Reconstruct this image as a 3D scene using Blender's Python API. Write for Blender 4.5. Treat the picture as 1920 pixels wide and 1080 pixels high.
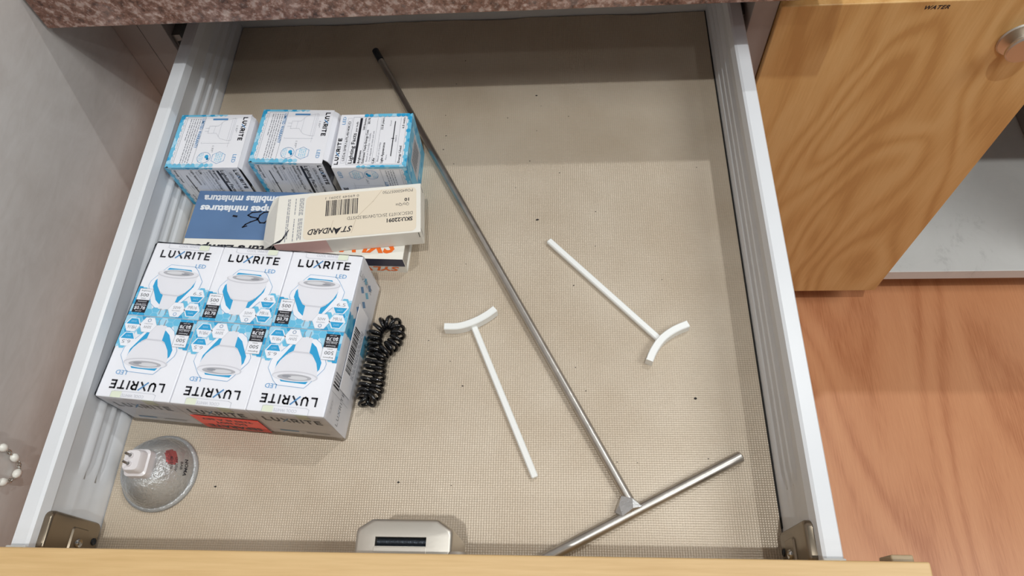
import bpy, bmesh, math, random
from mathutils import Vector, Matrix
random.seed(7)
PI = math.pi
S = bpy.context.scene
COL = S.collection
for o in list(bpy.data.objects):
    bpy.data.objects.remove(o)

# ------------------------------------------------------------------ camera
cd = bpy.data.cameras.new('camera')
cd.sensor_width = 36.0
cd.lens = 1313.39 * 36.0 / 1920.0
cd.clip_start = 0.01
cam = bpy.data.objects.new('camera', cd)
COL.objects.link(cam)
cam.location = (0.30422, -0.04463, 0.46337)
cam.rotation_euler = (0.4869, 0.06586, 0.02342)
S.camera = cam

# ------------------------------------------------------------------ world + lamps
w = bpy.data.worlds.new('world')
S.world = w
w.use_nodes = True
w.node_tree.nodes['Background'].inputs[0].default_value = (0.92, 0.95, 1.0, 1)
w.node_tree.nodes['Background'].inputs[1].default_value = 0.16


def lamp(name, loc, power, radius=0.022, col=(0.985, 1.0, 0.985)):
    l = bpy.data.lights.new(name, 'POINT')
    l.energy = power
    l.shadow_soft_size = radius
    l.color = col
    o = bpy.data.objects.new(name, l)
    COL.objects.link(o)
    o.location = loc
    return o


lamp('ceiling_spotlight', (1.00, -1.14, 2.20), 15)
lamp('ceiling_spotlight', (0.32, -0.43, 2.20), 88)
lamp('ceiling_spotlight', (1.00, 0.94, 2.20), 53)
# broad soft fill light, added at right to brighten door, floor and left wall
al = bpy.data.lights.new('added_fill_light', 'AREA')
al.shape = 'RECTANGLE'
al.size, al.size_y = 1.2, 0.9
al.energy = 44
al.color = (0.985, 1.0, 0.985)
ao = bpy.data.objects.new('added_fill_light', al)
COL.objects.link(ao)
ao.location = (2.0, -0.30, 2.25)

S.view_settings.view_transform = 'Standard'
S.view_settings.look = 'None'
S.view_settings.gamma = 1.0
S.view_settings.use_curve_mapping = False
S.view_settings.exposure = -0.41


# ------------------------------------------------------------------ materials
def lin(c):
    return tuple(((v / 255.0 + 0.055) / 1.055) ** 2.4 if v / 255.0 > 0.04045 else v / 255.0 / 12.92 for v in c)


def sock(b, n, v):
    if n in b.inputs:
        b.inputs[n].default_value = v


def mat(name, rgb, rough=0.5, metal=0.0, spec=0.5, bump=0.0, bscale=200.0, vary=0.0, vscale=40.0, coat=0.0):
    """Principled with procedural colour variation and fine relief; rgb is 0-255 sRGB albedo."""
    m = bpy.data.materials.new(name)
    m.use_nodes = True
    nt = m.node_tree
    b = nt.nodes['Principled BSDF']
    c = lin(rgb)
    b.inputs['Base Color'].default_value = (*c, 1)
    b.inputs['Roughness'].default_value = rough
    b.inputs['Metallic'].default_value = metal
    sock(b, 'Specular IOR Level', spec)
    sock(b, 'Coat Weight', coat)
    if vary or bump:
        tc = nt.nodes.new('ShaderNodeTexCoord')
        no = nt.nodes.new('ShaderNodeTexNoise')
        no.inputs['Scale'].default_value = vscale if vary else bscale
        no.inputs['Detail'].default_value = 5
        nt.links.new(tc.outputs['Object'], no.inputs['Vector'])
        if vary:
            r = nt.nodes.new('ShaderNodeValToRGB')
            r.color_ramp.elements[0].position = 0.3
            r.color_ramp.elements[1].position = 0.7
            r.color_ramp.elements[0].color = (*[max(0, v * (1 - vary)) for v in c], 1)
            r.color_ramp.elements[1].color = (*[min(1, v * (1 + vary)) for v in c], 1)
            nt.links.new(no.outputs['Fac'], r.inputs['Fac'])
            nt.links.new(r.outputs['Color'], b.inputs['Base Color'])
        if bump:
            n2 = nt.nodes.new('ShaderNodeTexNoise')
            n2.inputs['Scale'].default_value = bscale
            n2.inputs['Detail'].default_value = 4
            nt.links.new(tc.outputs['Object'], n2.inputs['Vector'])
            bp = nt.nodes.new('ShaderNodeBump')
            bp.inputs['Strength'].default_value = bump
            bp.inputs['Distance'].default_value = 0.001
            nt.links.new(n2.outputs['Fac'], bp.inputs['Height'])
            nt.links.new(bp.outputs['Normal'], b.inputs['Normal'])
    return m


class N:
    """tiny node-graph helper"""

    def __init__(s, m):
        s.nt = m.node_tree
        s.b = s.nt.nodes['Principled BSDF']

    def n(s, t, **kw):
        x = s.nt.nodes.new(t)
        for k, v in kw.items():
            setattr(x, k, v)
        return x

    def l(s, a, b):
        s.nt.links.new(a, b)

    def math(s, op, a, b=None):
        x = s.n('ShaderNodeMath', operation=op)
        for i, v in enumerate((a, b)):
            if v is None:
                continue
            if isinstance(v, (int, float)):
                x.inputs[i].default_value = v
            else:
                s.l(v, x.inputs[i])
        return x.outputs[0]

    def ramp(s, fac, stops):
        r = s.n('ShaderNodeValToRGB')
        e = r.color_ramp.elements
        while len(e) < len(stops):
            e.new(0.5)
        for i, (p, c) in enumerate(stops):
            e[i].position = p
            e[i].color = (*lin(c), 1)
        s.l(fac, r.inputs[0])
        return r.outputs[0]

    def noise(s, scale3, scale, detail=4, rough=0.5, dist=0.0, loc=(0, 0, 0)):
        tc = s.n('ShaderNodeTexCoord')
        mp = s.n('ShaderNodeMapping')
        mp.inputs['Scale'].default_value = scale3
        mp.inputs['Location'].default_value = loc
        s.l(tc.outputs['Object'], mp.inputs[0])
        no = s.n('ShaderNodeTexNoise')
        no.inputs['Scale'].default_value = scale
        no.inputs['Detail'].default_value = detail
        no.inputs['Roughness'].default_value = rough
        no.inputs['Distortion'].default_value = dist
        s.l(mp.outputs[0], no.inputs['Vector'])
        return no.outputs['Fac']

    def mix(s, fac, a, b, blend='MIX'):
        x = s.n('ShaderNodeMix', data_type='RGBA', blend_type=blend)
        if isinstance(fac, (int, float)):
            x.inputs['Factor'].default_value = fac
        else:
            s.l(fac, x.inputs['Factor'])
        for nm, v in (('A', a), ('B', b)):
            sk = [i for i in x.inputs if i.name == nm and i.type == 'RGBA'][0]
            if isinstance(v, tuple):
                sk.default_value = (*lin(v), 1)
            else:
                s.l(v, sk)
        return [o for o in x.outputs if o.type == 'RGBA'][0]

    def bump(s, h, strength, dist=0.001):
        bp = s.n('ShaderNodeBump')
        bp.inputs['Strength'].default_value = strength
        bp.inputs['Distance'].default_value = dist
        s.l(h, bp.inputs['Height'])
        s.l(bp.outputs[0], s.b.inputs['Normal'])


def wood(name, grain, light, mid, dark, figure=9.0, fscale=3.0, fine=260.0, rough=0.42, contrast=0.5, aniso=0.28, streak=0.5):
    """grain = axis index the fibres run along"""
    m = mat(name, mid, rough)
    g = N(m)
    s1 = [1.0, 1.0, 1.0]
    s1[grain] = aniso
    s2 = [1.0, 1.0, 1.0]
    s2[grain] = 0.05
    s3 = [1.0, 1.0, 1.0]
    s3[grain] = 0.16
    fig = g.noise(s1, fscale, 2, 0.42, 0.35, (3.1, 1.7, 0.4))
    rings = g.math('SINE', g.math('MULTIPLY', fig, figure * 6.283))
    rings = g.math('ADD', g.math('MULTIPLY', rings, 0.5), 0.5)
    rings = g.math('POWER', rings, 0.7)
    fibre = g.noise(s2, fine, 3, 0.6)
    broad = g.noise(s3, fscale * 3.0, 3, 0.5, 0.3, (9, 4, 2))
    f = g.math('ADD', g.math('MULTIPLY', rings, 0.40 * contrast), g.math('MULTIPLY', fibre, 0.34))
    f = g.math('ADD', f, g.math('MULTIPLY', broad, streak))
    f = g.math('ADD', f, 0.33 - 0.2 * contrast - 0.5 * streak)
    col = g.ramp(f, [(0.34, dark), (0.50, mid), (0.68, light)])
    g.l(col, g.b.inputs['Base Color'])
    g.bump(fibre, 0.05)
    return m


M = {}
M['beech_door'] = wood('beech_door', 2, (226, 186, 126), (216, 172, 110), (201, 154, 94), 11.0, 9.0, 520, 0.36, 0.62, 0.30)
M['beech_edge'] = wood('beech_edge', 0, (226, 194, 144), (217, 183, 131), (203, 167, 114), 3, 3, 420, 0.4, 0.3)
M['floor_wood'] = wood('floor_wood', 1, (218, 156, 112), (208, 144, 101), (184, 118, 78), 9.0, 7.0, 620, 0.34, 0.42, 0.16, 0.25)
M['white_steel'] = mat('white_steel', (222, 225, 229), 0.32, 0, 0.5, 0.02, 300, 0.015, 25)
M['white_panel'] = mat('white_panel', (222, 222, 220), 0.4)
M['nickel'] = mat('nickel', (206, 200, 190), 0.40, 1.0, 0.5, 0.03, 700)
M['dark_nickel'] = mat('dark_nickel', (140, 128, 112), 0.28, 1.0, 0.5, 0.02, 300, 0.05, 60)
M['chrome'] = mat('chrome', (200, 198, 194), 0.15, 1.0)
M['steel_rod'] = mat('steel_rod', (196, 192, 186), 0.36, 1.0, 0.5, 0.05, 500, 0.12, 90)
M['weld'] = mat('weld', (205, 205, 205), 0.38, 1.0, 0.5, 0.25, 900)
M['black_bolt'] = mat('black_bolt', (48, 54, 62), 0.35, 0.6, 0.5, 0.3, 900)
M['zinc'] = mat('zinc', (150, 150, 148), 0.35, 0.9)
M['white_plastic'] = mat('white_plastic', (240, 242, 240), 0.35, 0, 0.5, 0.02, 200)
M['beige_plastic'] = mat('beige_plastic', (170, 150, 118), 0.4)
M['black_plastic'] = mat('black_plastic', (14, 14, 16), 0.13, 0, 0.6)
M['carcass'] = mat('carcass', (172, 165, 161), 0.55, 0, 0.3, 0.03, 60, 0.05, 18)
M['carton_white'] = mat('carton_white', (236, 237, 243), 0.4, 0, 0.4)
M['carton_grey'] = mat('carton_grey', (196, 190, 182), 0.8)
M['ivory_carton'] = mat('ivory_carton', (236, 233, 224), 0.45, 0, 0.4, 0.02, 80, 0.02, 60)
M['blue_carton'] = mat('blue_carton', (92, 122, 162), 0.45, 0, 0.4, 0.02, 90, 0.05, 40)
M['gasket'] = mat('gasket', (30, 28, 26), 0.8)
M['ceramic'] = mat('ceramic', (222, 218, 220), 0.3)
M['bead'] = mat('bead', (240, 238, 230), 0.25)
M['silver'] = mat('silver', (220, 220, 215), 0.2, 1.0)
M['specks'] = mat('specks', (40, 36, 34), 0.8)

# print inks: flat printed colours
INK = {}
for k, c in dict(black=(38, 38, 46), grey=(150, 152, 160), lgrey=(196, 198, 206), white=(238, 239, 245), cyan=(48, 160, 210),
                 mcyan=(108, 190, 224), pcyan=(168, 214, 236), dcyan=(22, 122, 172), line=(92, 156, 206), green=(226, 232, 212),
                 bulb=(228, 228, 234), bulb2=(208, 208, 215), lens=(176, 176, 182), lens2=(212, 212, 216), orange=(242, 116, 40), navy=(40, 46, 74),
                 dgrey=(104, 100, 98), red=(250, 82, 66), beige=(232, 220, 200), tan=(206, 190, 168), pink=(230, 190, 184), marker=(22, 22, 34), bluebar=(84, 140, 190),
                 redmark=(226, 70, 74)).items():
    INK[k] = mat('ink_' + k, c, 0.4, 0, 0.4)

# granite ----------------------------------------------------------
m = M['granite'] = mat('granite', (150, 118, 106), 0.25)
g = N(m)
a = g.noise((1, 1, 1), 170, 3, 0.6)
b_ = g.noise((1, 1, 1), 420, 3, 0.6, 0.0, (5, 2, 1))
c_ = g.noise((1, 1, 1), 60, 3, 0.55, 0.0, (1, 8, 3))
base = g.ramp(a, [(0.38, (56, 42, 40)), (0.43, (120, 84, 70)), (0.52, (142, 104, 90)), (0.57, (196, 166, 154)), (0.66, (220, 200, 190))])
sp = g.ramp(b_, [(0.38, (38, 30, 32)), (0.44, (134, 98, 84)), (0.58, (150, 116, 102)), (0.64, (226, 208, 200))])
col = g.mix(0.32, base, sp)
br = g.ramp(c_, [(0.42, (112, 78, 64)), (0.52, (150, 112, 96)), (0.60, (200, 172, 162))])
g.l(g.mix(0.25, col, br), g.b.inputs['Base Color'])

# grey rubbed plaster-like wall laminate ----------------------------
m = M['grey_wall'] = mat('grey_wall', (170, 162, 156), 0.55)
g = N(m)
a = g.noise((1, 1, 1), 9, 6, 0.6, 1.2)
b_ = g.noise((1, 0.5, 1.6), 45, 5, 0.65, 2.0, (3, 3, 3))
f = g.math('ADD', g.math('MULTIPLY', a, 0.6), g.math('MULTIPLY', b_, 0.4))
g.l(g.ramp(f, [(0.32, (197, 191, 186)), (0.5, (207, 202, 198)), (0.68, (216, 212, 209))]), g.b.inputs['Base Color'])
g.bump(b_, 0.06)

# woven pearl drawer mat --------------------------------------------
m = M['mat'] = mat('mat', (192, 178, 158), 0.37, 0.0, 0.5)
g = N(m)
tc = g.n('ShaderNodeTexCoord')
sx = g.n('ShaderNodeSeparateXYZ')
g.l(tc.outputs['Object'], sx.inputs[0])
wob = g.noise((1, 1, 1), 60, 2)
px = g.math('SINE', g.math('ADD', g.math('MULTIPLY', sx.outputs[0], 6.283 / 0.00165), g.math('MULTIPLY', wob, 2.0)))
py = g.math('SINE', g.math('ADD', g.math('MULTIPLY', sx.outputs[1], 6.283 / 0.00150), g.math('MULTIPLY', wob, 2.0)))
fine = g.noise((1, 1, 1), 900, 2)
weave = g.math('ADD', g.math('ADD', px, py), g.math('MULTIPLY', fine, 2.2))
blot = g.noise((1, 1, 1), 14, 4, 0.55)
cc = g.ramp(blot, [(0.35, (187, 171, 150)), (0.65, (198, 184, 165))])
thr = g.math('MULTIPLY', g.math('ADD', weave, 0.8), 0.22)
cc2 = g.mix(0.11, cc, g.ramp(thr, [(0.1, (120, 108, 92)), (0.9, (235, 226, 210))]))
g.l(cc2, g.b.inputs['Base Color'])
g.b.inputs['Metallic'].default_value = 0.12
g.bump(weave, 0.24, 0.0004)

# lower shelf: worn white laminate -----------------------------------
m = M['worn_white'] = mat('worn_white', (220, 220, 216), 0.45)
g = N(m)
a = g.noise((1, 1, 1), 16, 6, 0.7, 1.5)
b_ = g.noise((1, 1, 1), 5, 3, 0.5)
f = g.math('MULTIPLY', a, b_)
g.l(g.ramp(f, [(0.12, (196, 196, 193)), (0.17, (216, 216, 213)), (0.4, (224, 224, 221))]), g.b.inputs['Base Color'])


def film_mat(name, tint, glossy, rough, bump=0.0, bscale=60, ior=1.45, milk=0.0):
    m = bpy.data.materials.new(name)
    m.use_nodes = True
    nt = m.node_tree
    for n in list(nt.nodes):
        if n.type != 'OUTPUT_MATERIAL':
            nt.nodes.remove(n)
    out = [n for n in nt.nodes if n.type == 'OUTPUT_MATERIAL'][0]
    tr = nt.nodes.new('ShaderNodeBsdfTransparent')
    tr.inputs[0].default_value = (*tint, 1)
    gl = nt.nodes.new('ShaderNodeBsdfGlossy')
    gl.inputs['Roughness'].default_value = rough
    gl.inputs['Color'].default_value = (0.9, 0.92, 0.95, 1)
    fr = nt.nodes.new('ShaderNodeFresnel')
    fr.inputs[0].default_value = ior
    ad = nt.nodes.new('ShaderNodeMath')
    ad.operation = 'ADD'
    ad.inputs[1].default_value = glossy
    ad.use_clamp = True
    nt.links.new(fr.outputs[0], ad.inputs[0])
    mx = nt.nodes.new('ShaderNodeMixShader')
    nt.links.new(ad.outputs[0], mx.inputs[0])
    nt.links.new(tr.outputs[0], mx.inputs[1])
    nt.links.new(gl.outputs[0], mx.inputs[2])
    last = mx.outputs[0]
    if milk:
        df = nt.nodes.new('ShaderNodeBsdfDiffuse')
        df.inputs[0].default_value = (0.80, 0.82, 0.83, 1)
        m2 = nt.nodes.new('ShaderNodeMixShader')
        m2.inputs[0].default_value = milk
        nt.links.new(last, m2.inputs[1])
        nt.links.new(df.outputs[0], m2.inputs[2])
        last = m2.outputs[0]
    nt.links.new(last, out.inputs[0])
    if bump:
        tc = nt.nodes.new('ShaderNodeTexCoord')
        no = nt.nodes.new('ShaderNodeTexNoise')
        no.inputs['Scale'].default_value = bscale
        no.inputs['Detail'].default_value = 3
        nt.links.new(tc.outputs['Object'], no.inputs['Vector'])
        bp = nt.nodes.new('ShaderNodeBump')
        bp.inputs['Strength'].default_value = bump
        bp.inputs['Distance'].default_value = 0.002
        nt.links.new(no.outputs['Fac'], bp.inputs['Height'])
        nt.links.new(bp.outputs[0], gl.inputs['Normal'])
        nt.links.new(bp.outputs[0], fr.inputs['Normal'])
    return m


M['film'] = film_mat('film', (0.992, 0.992, 0.992), 0.0, 0.10, 0.30, 90, 1.12)
M['reflector'] = film_mat('reflector', (0.97, 0.98, 0.98), 0.24, 0.30, 0.6, 420, 1.3, 0.14)
M['clear_glass'] = film_mat('clear_glass', (0.97, 0.98, 0.98), 0.04, 0.06, 0, 60, 1.2, 0.22)


# ------------------------------------------------------------------ mesh helpers
def obj(name, me, m, parent=None, smooth=None):
    if isinstance(me, bmesh.types.BMesh):
        bm = me
        bmesh.ops.recalc_face_normals(bm, faces=bm.faces)
        me = bpy.data.meshes.new(name)
        bm.to_mesh(me)
        bm.free()
    ms = m if isinstance(m, (list, tuple)) else [m]
    for x in ms:
        me.materials.append(M[x] if isinstance(x, str) else x)
    o = bpy.data.objects.new(name, me)
    COL.objects.link(o)
    if parent:
        o.parent = parent
    if smooth is not None:
        a = math.radians(smooth)
        me.shade_smooth()
        try:
            me.set_sharp_from_angle(angle=a)
        except Exception:
            pass
    return o


def empty(name, loc=(0, 0, 0), rz=0.0):
    o = bpy.data.objects.new(name, None)
    o.empty_display_size = 0.02
    COL.objects.link(o)
    o.location = loc
    o.rotation_euler = (0, 0, rz)
    return o


def tag(o, label, cat, group=None):
    o['label'] = label
    o['category'] = cat
    if group:
        o['group'] = group
    return o


def struct(o, label, cat):
    o['kind'] = 'structure'
    o['label'] = label
    o['category'] = cat
    return o


def box(bm, x0, x1, y0, y1, z0, z1, bev=0.0, seg=2):
    vs = [bm.verts.new((x, y, z)) for x in (x0, x1) for y in (y0, y1) for z in (z0, z1)]
    f = [(0, 1, 3, 2), (4, 6, 7, 5), (0, 4, 5, 1), (2, 3, 7, 6), (0, 2, 6, 4), (1, 5, 7, 3)]
    fs = [bm.faces.new([vs[i] for i in q]) for q in f]
    if bev:
        es = list({e for ff in fs for e in ff.edges})
        bmesh.ops.bevel(bm, geom=es, offset=bev, segments=seg, affect='EDGES', profile=0.5)
    return bm


def prism(bm, pts, axis, a, b, bev=0.0, seg=2):
    """polygon pts (2D) extruded along axis from a to b.  axis x:(y,z) y:(x,z) z:(x,y)"""
    def P(p, t):
        return {0: (t, p[0], p[1]), 1: (p[0], t, p[1]), 2: (p[0], p[1], t)}[axis]
    lo = [bm.verts.new(P(p, a)) for p in pts]
    hi = [bm.verts.new(P(p, b)) for p in pts]
    n = len(pts)
    fs = [bm.faces.new(lo), bm.faces.new(hi)]
    for i in range(n):
        fs.append(bm.faces.new([lo[i], lo[(i + 1) % n], hi[(i + 1) % n], hi[i]]))
    if bev:
        es = list({e for f in fs for e in f.edges})
        bmesh.ops.bevel(bm, geom=es, offset=bev, segments=seg, affect='EDGES', profile=0.5)
    return bm


def rings(bm, loops, closed=True, cap0=True, cap1=True):
    vs = [[bm.verts.new(p) for p in L] for L in loops]
    n = len(loops[0])
    for a, b in zip(vs, vs[1:]):
        for i in range(n if closed else n - 1):
            j = (i + 1) % n
            bm.faces.new([a[i], a[j], b[j], b[i]])
    if cap0:
        bm.faces.new(vs[0])
    if cap1:
        bm.faces.new(vs[-1])
    return vs


def lathe(bm, prof, n=32, c=(0, 0, 0), cap0=False, cap1=False):
    rings(bm, [[(c[0] + r * math.cos(2 * PI * i / n), c[1] + r * math.sin(2 * PI * i / n), c[2] + z) for i in range(n)] for r, z in prof],
          True, cap0, cap1)
    return bm


def tube(bm, pts, r, n=10, cap=True):
    pts = [Vector(p) for p in pts]
    T = []
    for i in range(len(pts)):
        a = pts[max(0, i - 1)]
        b = pts[min(len(pts) - 1, i + 1)]
        T.append((b - a).normalized())
    up = Vector((0, 0, 1)) if abs(T[0].z) < 0.9 else Vector((1, 0, 0))
    nrm = (up - T[0] * up.dot(T[0])).normalized()
    loops = []
    for i, p in enumerate(pts):
        nrm = (nrm - T[i] * nrm.dot(T[i])).normalized()
        bn = T[i].cross(nrm)
        rr = r[i] if isinstance(r, (list, tuple)) else r
        loops.append([p + (nrm * math.cos(2 * PI * k / n) + bn * math.sin(2 * PI * k / n)) * rr for k in range(n)])
    rings(bm, loops, True, cap, cap)
    return bm


def frame_tube(bm, a, b, r, n=16, bev=0.0006):
    """round bar with chamfered ends"""
    a, b = Vector(a), Vector(b)
    d = (b - a).normalized()
    tube(bm, [a, a + d * bev, b - d * bev, b], [r - bev, r, r, r - bev], n)


def rrect(x0, x1, y0, y1, r, n=5):
    out = []
    for cx, cy, a0 in ((x1 - r, y1 - r, 0), (x0 + r, y1 - r, PI / 2), (x0 + r, y0 + r, PI), (x1 - r, y0 + r, 1.5 * PI)):
        for k in range(n + 1):
            a = a0 + PI / 2 * k / n
            out.append((cx + r * math.cos(a), cy + r * math.sin(a)))
    return out


def smooth_path(pts, n=12):
    """Catmull-Rom"""
    P = [Vector(p) for p in pts]
    P = [P[0] * 2 - P[1]] + P + [P[-1] * 2 - P[-2]]
    out = []
    for i in range(1, len(P) - 2):
        for k in range(n):
            t = k / n
            a, b, c, d = P[i - 1], P[i], P[i + 1], P[i + 2]
            out.append(0.5 * ((2 * b) + (c - a) * t + (2 * a - 5 * b + 4 * c - d) * t * t + (3 * b - a - 3 * c + d) * t ** 3))
    out.append(P[-2])
    return out


# ------------------------------------------------------------------ printed art (flat print as thin ink geometry)
_tc = {}


def text_mesh(body, weight=0.0, shear=0.0, space=1.0):
    k = (body, weight, shear, space)
    if k in _tc:
        return _tc[k]
    cu = bpy.data.curves.new('t', 'FONT')
    cu.body = body
    cu.size = 1.0
    cu.resolution_u = 2
    cu.offset = weight
    cu.shear = shear
    cu.space_character = space
    o = bpy.data.objects.new('t', cu)
    COL.objects.link(o)
    dg = bpy.context.evaluated_depsgraph_get()
    dg.update()
    me = bpy.data.meshes.new_from_object(o.evaluated_get(dg))
    vs = [(v.co.x, v.co.y) for v in me.vertices]
    fs = [tuple(p.vertices) for p in me.polygons]
    bpy.data.objects.remove(o)
    bpy.data.curves.remove(cu)
    bpy.data.meshes.remove(me)
    if vs:
        x0 = min(v[0] for v in vs)
        x1 = max(v[0] for v in vs)
        y0 = min(v[1] for v in vs)
        y1 = max(v[1] for v in vs)
    else:
        x0 = x1 = y0 = y1 = 0
    _tc[k] = (vs, fs, x0, x1, y0, y1)
    return _tc[k]


class Art:
    """2-D artwork in metres on a face: polygons in ink colours, stacked in thin layers"""

    def __init__(s, W, H):
        s.W, s.H = W, H
        s.items = []
        s.layer = 1

    def poly(s, pts, ink, layer=None, norm=True):
        p = [(x * s.W, y * s.H) for x, y in pts] if norm else list(pts)
        s.items.append((p, [tuple(range(len(p)))], ink, layer or s.layer))

    def rect(s, x0, y0, x1, y1, ink, layer=None):
        s.poly([(x0, y0), (x1, y0), (x1, y1), (x0, y1)], ink, layer)

    def line(s, pts, wd, ink, layer=None, closed=False):
        """pts normalised, width metres"""
        P = [Vector((x * s.W, y * s.H)) for x, y in pts]
        if closed:
            P.append(P[0])
        for a, b in zip(P, P[1:]):
            d = (b - a)
            if d.length < 1e-9:
                continue
            d.normalize()
            n = Vector((-d.y, d.x)) * wd / 2
            e = d * wd / 2
            s.items.append(([tuple(a - e + n), tuple(a - e - n), tuple(b + e - n), tuple(b + e + n)], [(0, 1, 2, 3)], ink, layer or s.layer))

    def text(s, body, x, y, h, ink, width=None, align='l', rot=0.0, weight=0.0, shear=0.0, layer=None, space=1.0, cap=0.73):
        """x,y normalised baseline anchor; h cap height in metres; width = forced length in metres; rot degrees"""
        vs, fs, x0, x1, y0, y1 = text_mesh(body, weight, shear, space)
        sy = h / cap
        sx = sy if width is None else width / max(1e-6, x1 - x0)
        L = (x1 - x0) * sx
        off = {'l': 0, 'c': -L / 2, 'r': -L}[align]
        c, sn = math.cos(math.radians(rot)), math.sin(math.radians(rot))
        out = []
        for vx, vy in vs:
            a, b = (vx - x0) * sx + off, vy * sy
            out.append((x * s.W + a * c - b * sn, y * s.H + a * sn + b * c))
        s.items.append((out, fs, ink, layer or s.layer))

    def hexa(s, x, y, r, ink, layer=None, flat=True, line=None, part=None):
        """r metres; centre normalised"""
        a0 = 0 if flat else PI / 6
        P = [(x * s.W + r * math.cos(a0 + k * PI / 3), y * s.H + r * math.sin(a0 + k * PI / 3)) for k in range(6)]
        if part == 'low':
            P = [P[3], P[4], P[5], P[0]]
        if line:
            s.line([(p[0] / s.W, p[1] / s.H) for p in P], line, ink, layer, True)
        else:
            s.poly(P, ink, layer, False)

    def ell(s, x, y, rx, ry, ink, layer=None, n=28, a0=0, a1=2 * PI):
        k = n if a1 - a0 > 6.28 else n + 1
        s.poly([(x + rx * math.cos(a0 + (a1 - a0) * i / n), y + ry * math.sin(a0 + (a1 - a0) * i / n)) for i in range(k)], ink, layer)

    def ring(s, x, y, r, wd, ink, layer=None, n=26):
        s.line([(x + r / s.W * math.cos(2 * PI * i / n), y + r / s.H * math.sin(2 * PI * i / n)) for i in range(n)], wd, ink, layer, True)

    def clip(s):
        pass

    def build(s, name, origin, U, V, parent, base=0.00012, step=0.00004, fn=None):
        U, V, O = Vector(U).normalized(), Vector(V).normalized(), Vector(origin)
        Nn = U.cross(V)
        inks, vs, fs, mi = [], [], [], []
        for p, f, ink, ly in s.items:
            if ink not in inks:
                inks.append(ink)
            k = len(vs)
            for a, b in p:
                a = min(max(a, 0.0), s.W)
                b = min(max(b, 0.0), s.H)
                vs.append(fn(a, b, base + step * ly) if fn else O + U * a + V * b + Nn * (base + step * ly))
            for q in f:
                fs.append(tuple(k + i for i in q))
                mi.append(inks.index(ink))
        me = bpy.data.meshes.new(name)
        me.from_pydata([tuple(v) for v in vs], [], fs)
        for i in inks:
            me.materials.append(INK[i])
        me.polygons.foreach_set('material_index', mi)
        me.update()
        o = bpy.data.objects.new(name, me)
        COL.objects.link(o)
        o.parent = parent
        return o


LOGO = {  # stroke letters of the wide-set logo, unit height
    'L': ([[(0, 1), (0, 0), (.62, 0)]], .62), 'U': ([[(0, 1), (0, .35), (.12, .1), (.36, 0), (.6, .1), (.72, .35), (.72, 1)]], .72),
    'X': ([[(.0, 1), (.75, 0)]], .75), 'R': ([[(0, 0), (0, 1), (.42, 1), (.62, .88), (.66, .7), (.6, .52), (.42, .4), (0, .4)], [(.36, .4), (.68, 0)]], .68),
    'I': ([[(0, 0), (0, 1)]], .0), 'T': ([[(0, 1), (.74, 1)], [(.37, 1), (.37, 0)]], .74), 'E': ([[(.6, 1), (0, 1), (0, 0), (.6, 0)], [(0, .5), (.52, .5)]], .6)}


def logo(A, x, y, width, h, wd, rot=0.0, ink='black'):
    """LUXRITE wordmark; x,y normalised start, width/h/stroke in metres"""
    gap = .52
    tot = sum(LOGO[c][1] for c in 'LUXRITE') + gap * 6
    sx = width / tot
    c, sn = math.cos(math.radians(rot)), math.sin(math.radians(rot))

    def P(a, b):
        a, b = a * sx, b * h
        return ((x * A.W + a * c - b * sn) / A.W, (y * A.H + a * sn + b * c) / A.H)
    t = 0
    for ch in 'LUXRITE':
        for st in LOGO[ch][0]:
            A.line([P(t + a, b) for a, b in st], wd, ink, 3)
        if ch == 'X':
            A.line([P(t - .12, -.02), P(t + .87, 1.02)], wd * .85, 'bluebar', 4)
        t += LOGO[ch][1] + gap


def greek(A, x0, x1, y, h, ink, rnd, layer=3):
    """one row of print too small to read"""
    x = x0
    while x < x1 - .01:
        wd = rnd.uniform(.02, .07)
        A.rect(x, y, min(x1, x + wd), y + h, ink, layer)
        x += wd + .014


def hex_band(A, inside, r, seed, layer=1, dens=1.0, ground=None):
    rnd = random.Random(seed)
    dx, dy = 1.5 * r, math.sqrt(3) * r
    i = 0
    x = 0.0
    while x < A.W + r:
        y = (dy / 2 if i % 2 else 0)
        while y < A.H + r:
            u, v = x / A.W, y / A.H
            if -0.02 < u < 1.02 and -.02 < v < 1.02 and inside(u, v) and rnd.random() < dens:
                A.hexa(u, v, r * .95, rnd.choice(['cyan', 'mcyan', 'mcyan', 'pcyan', 'mcyan']), layer + 1)
            y += dy
        x += dx
        i += 1


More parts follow.
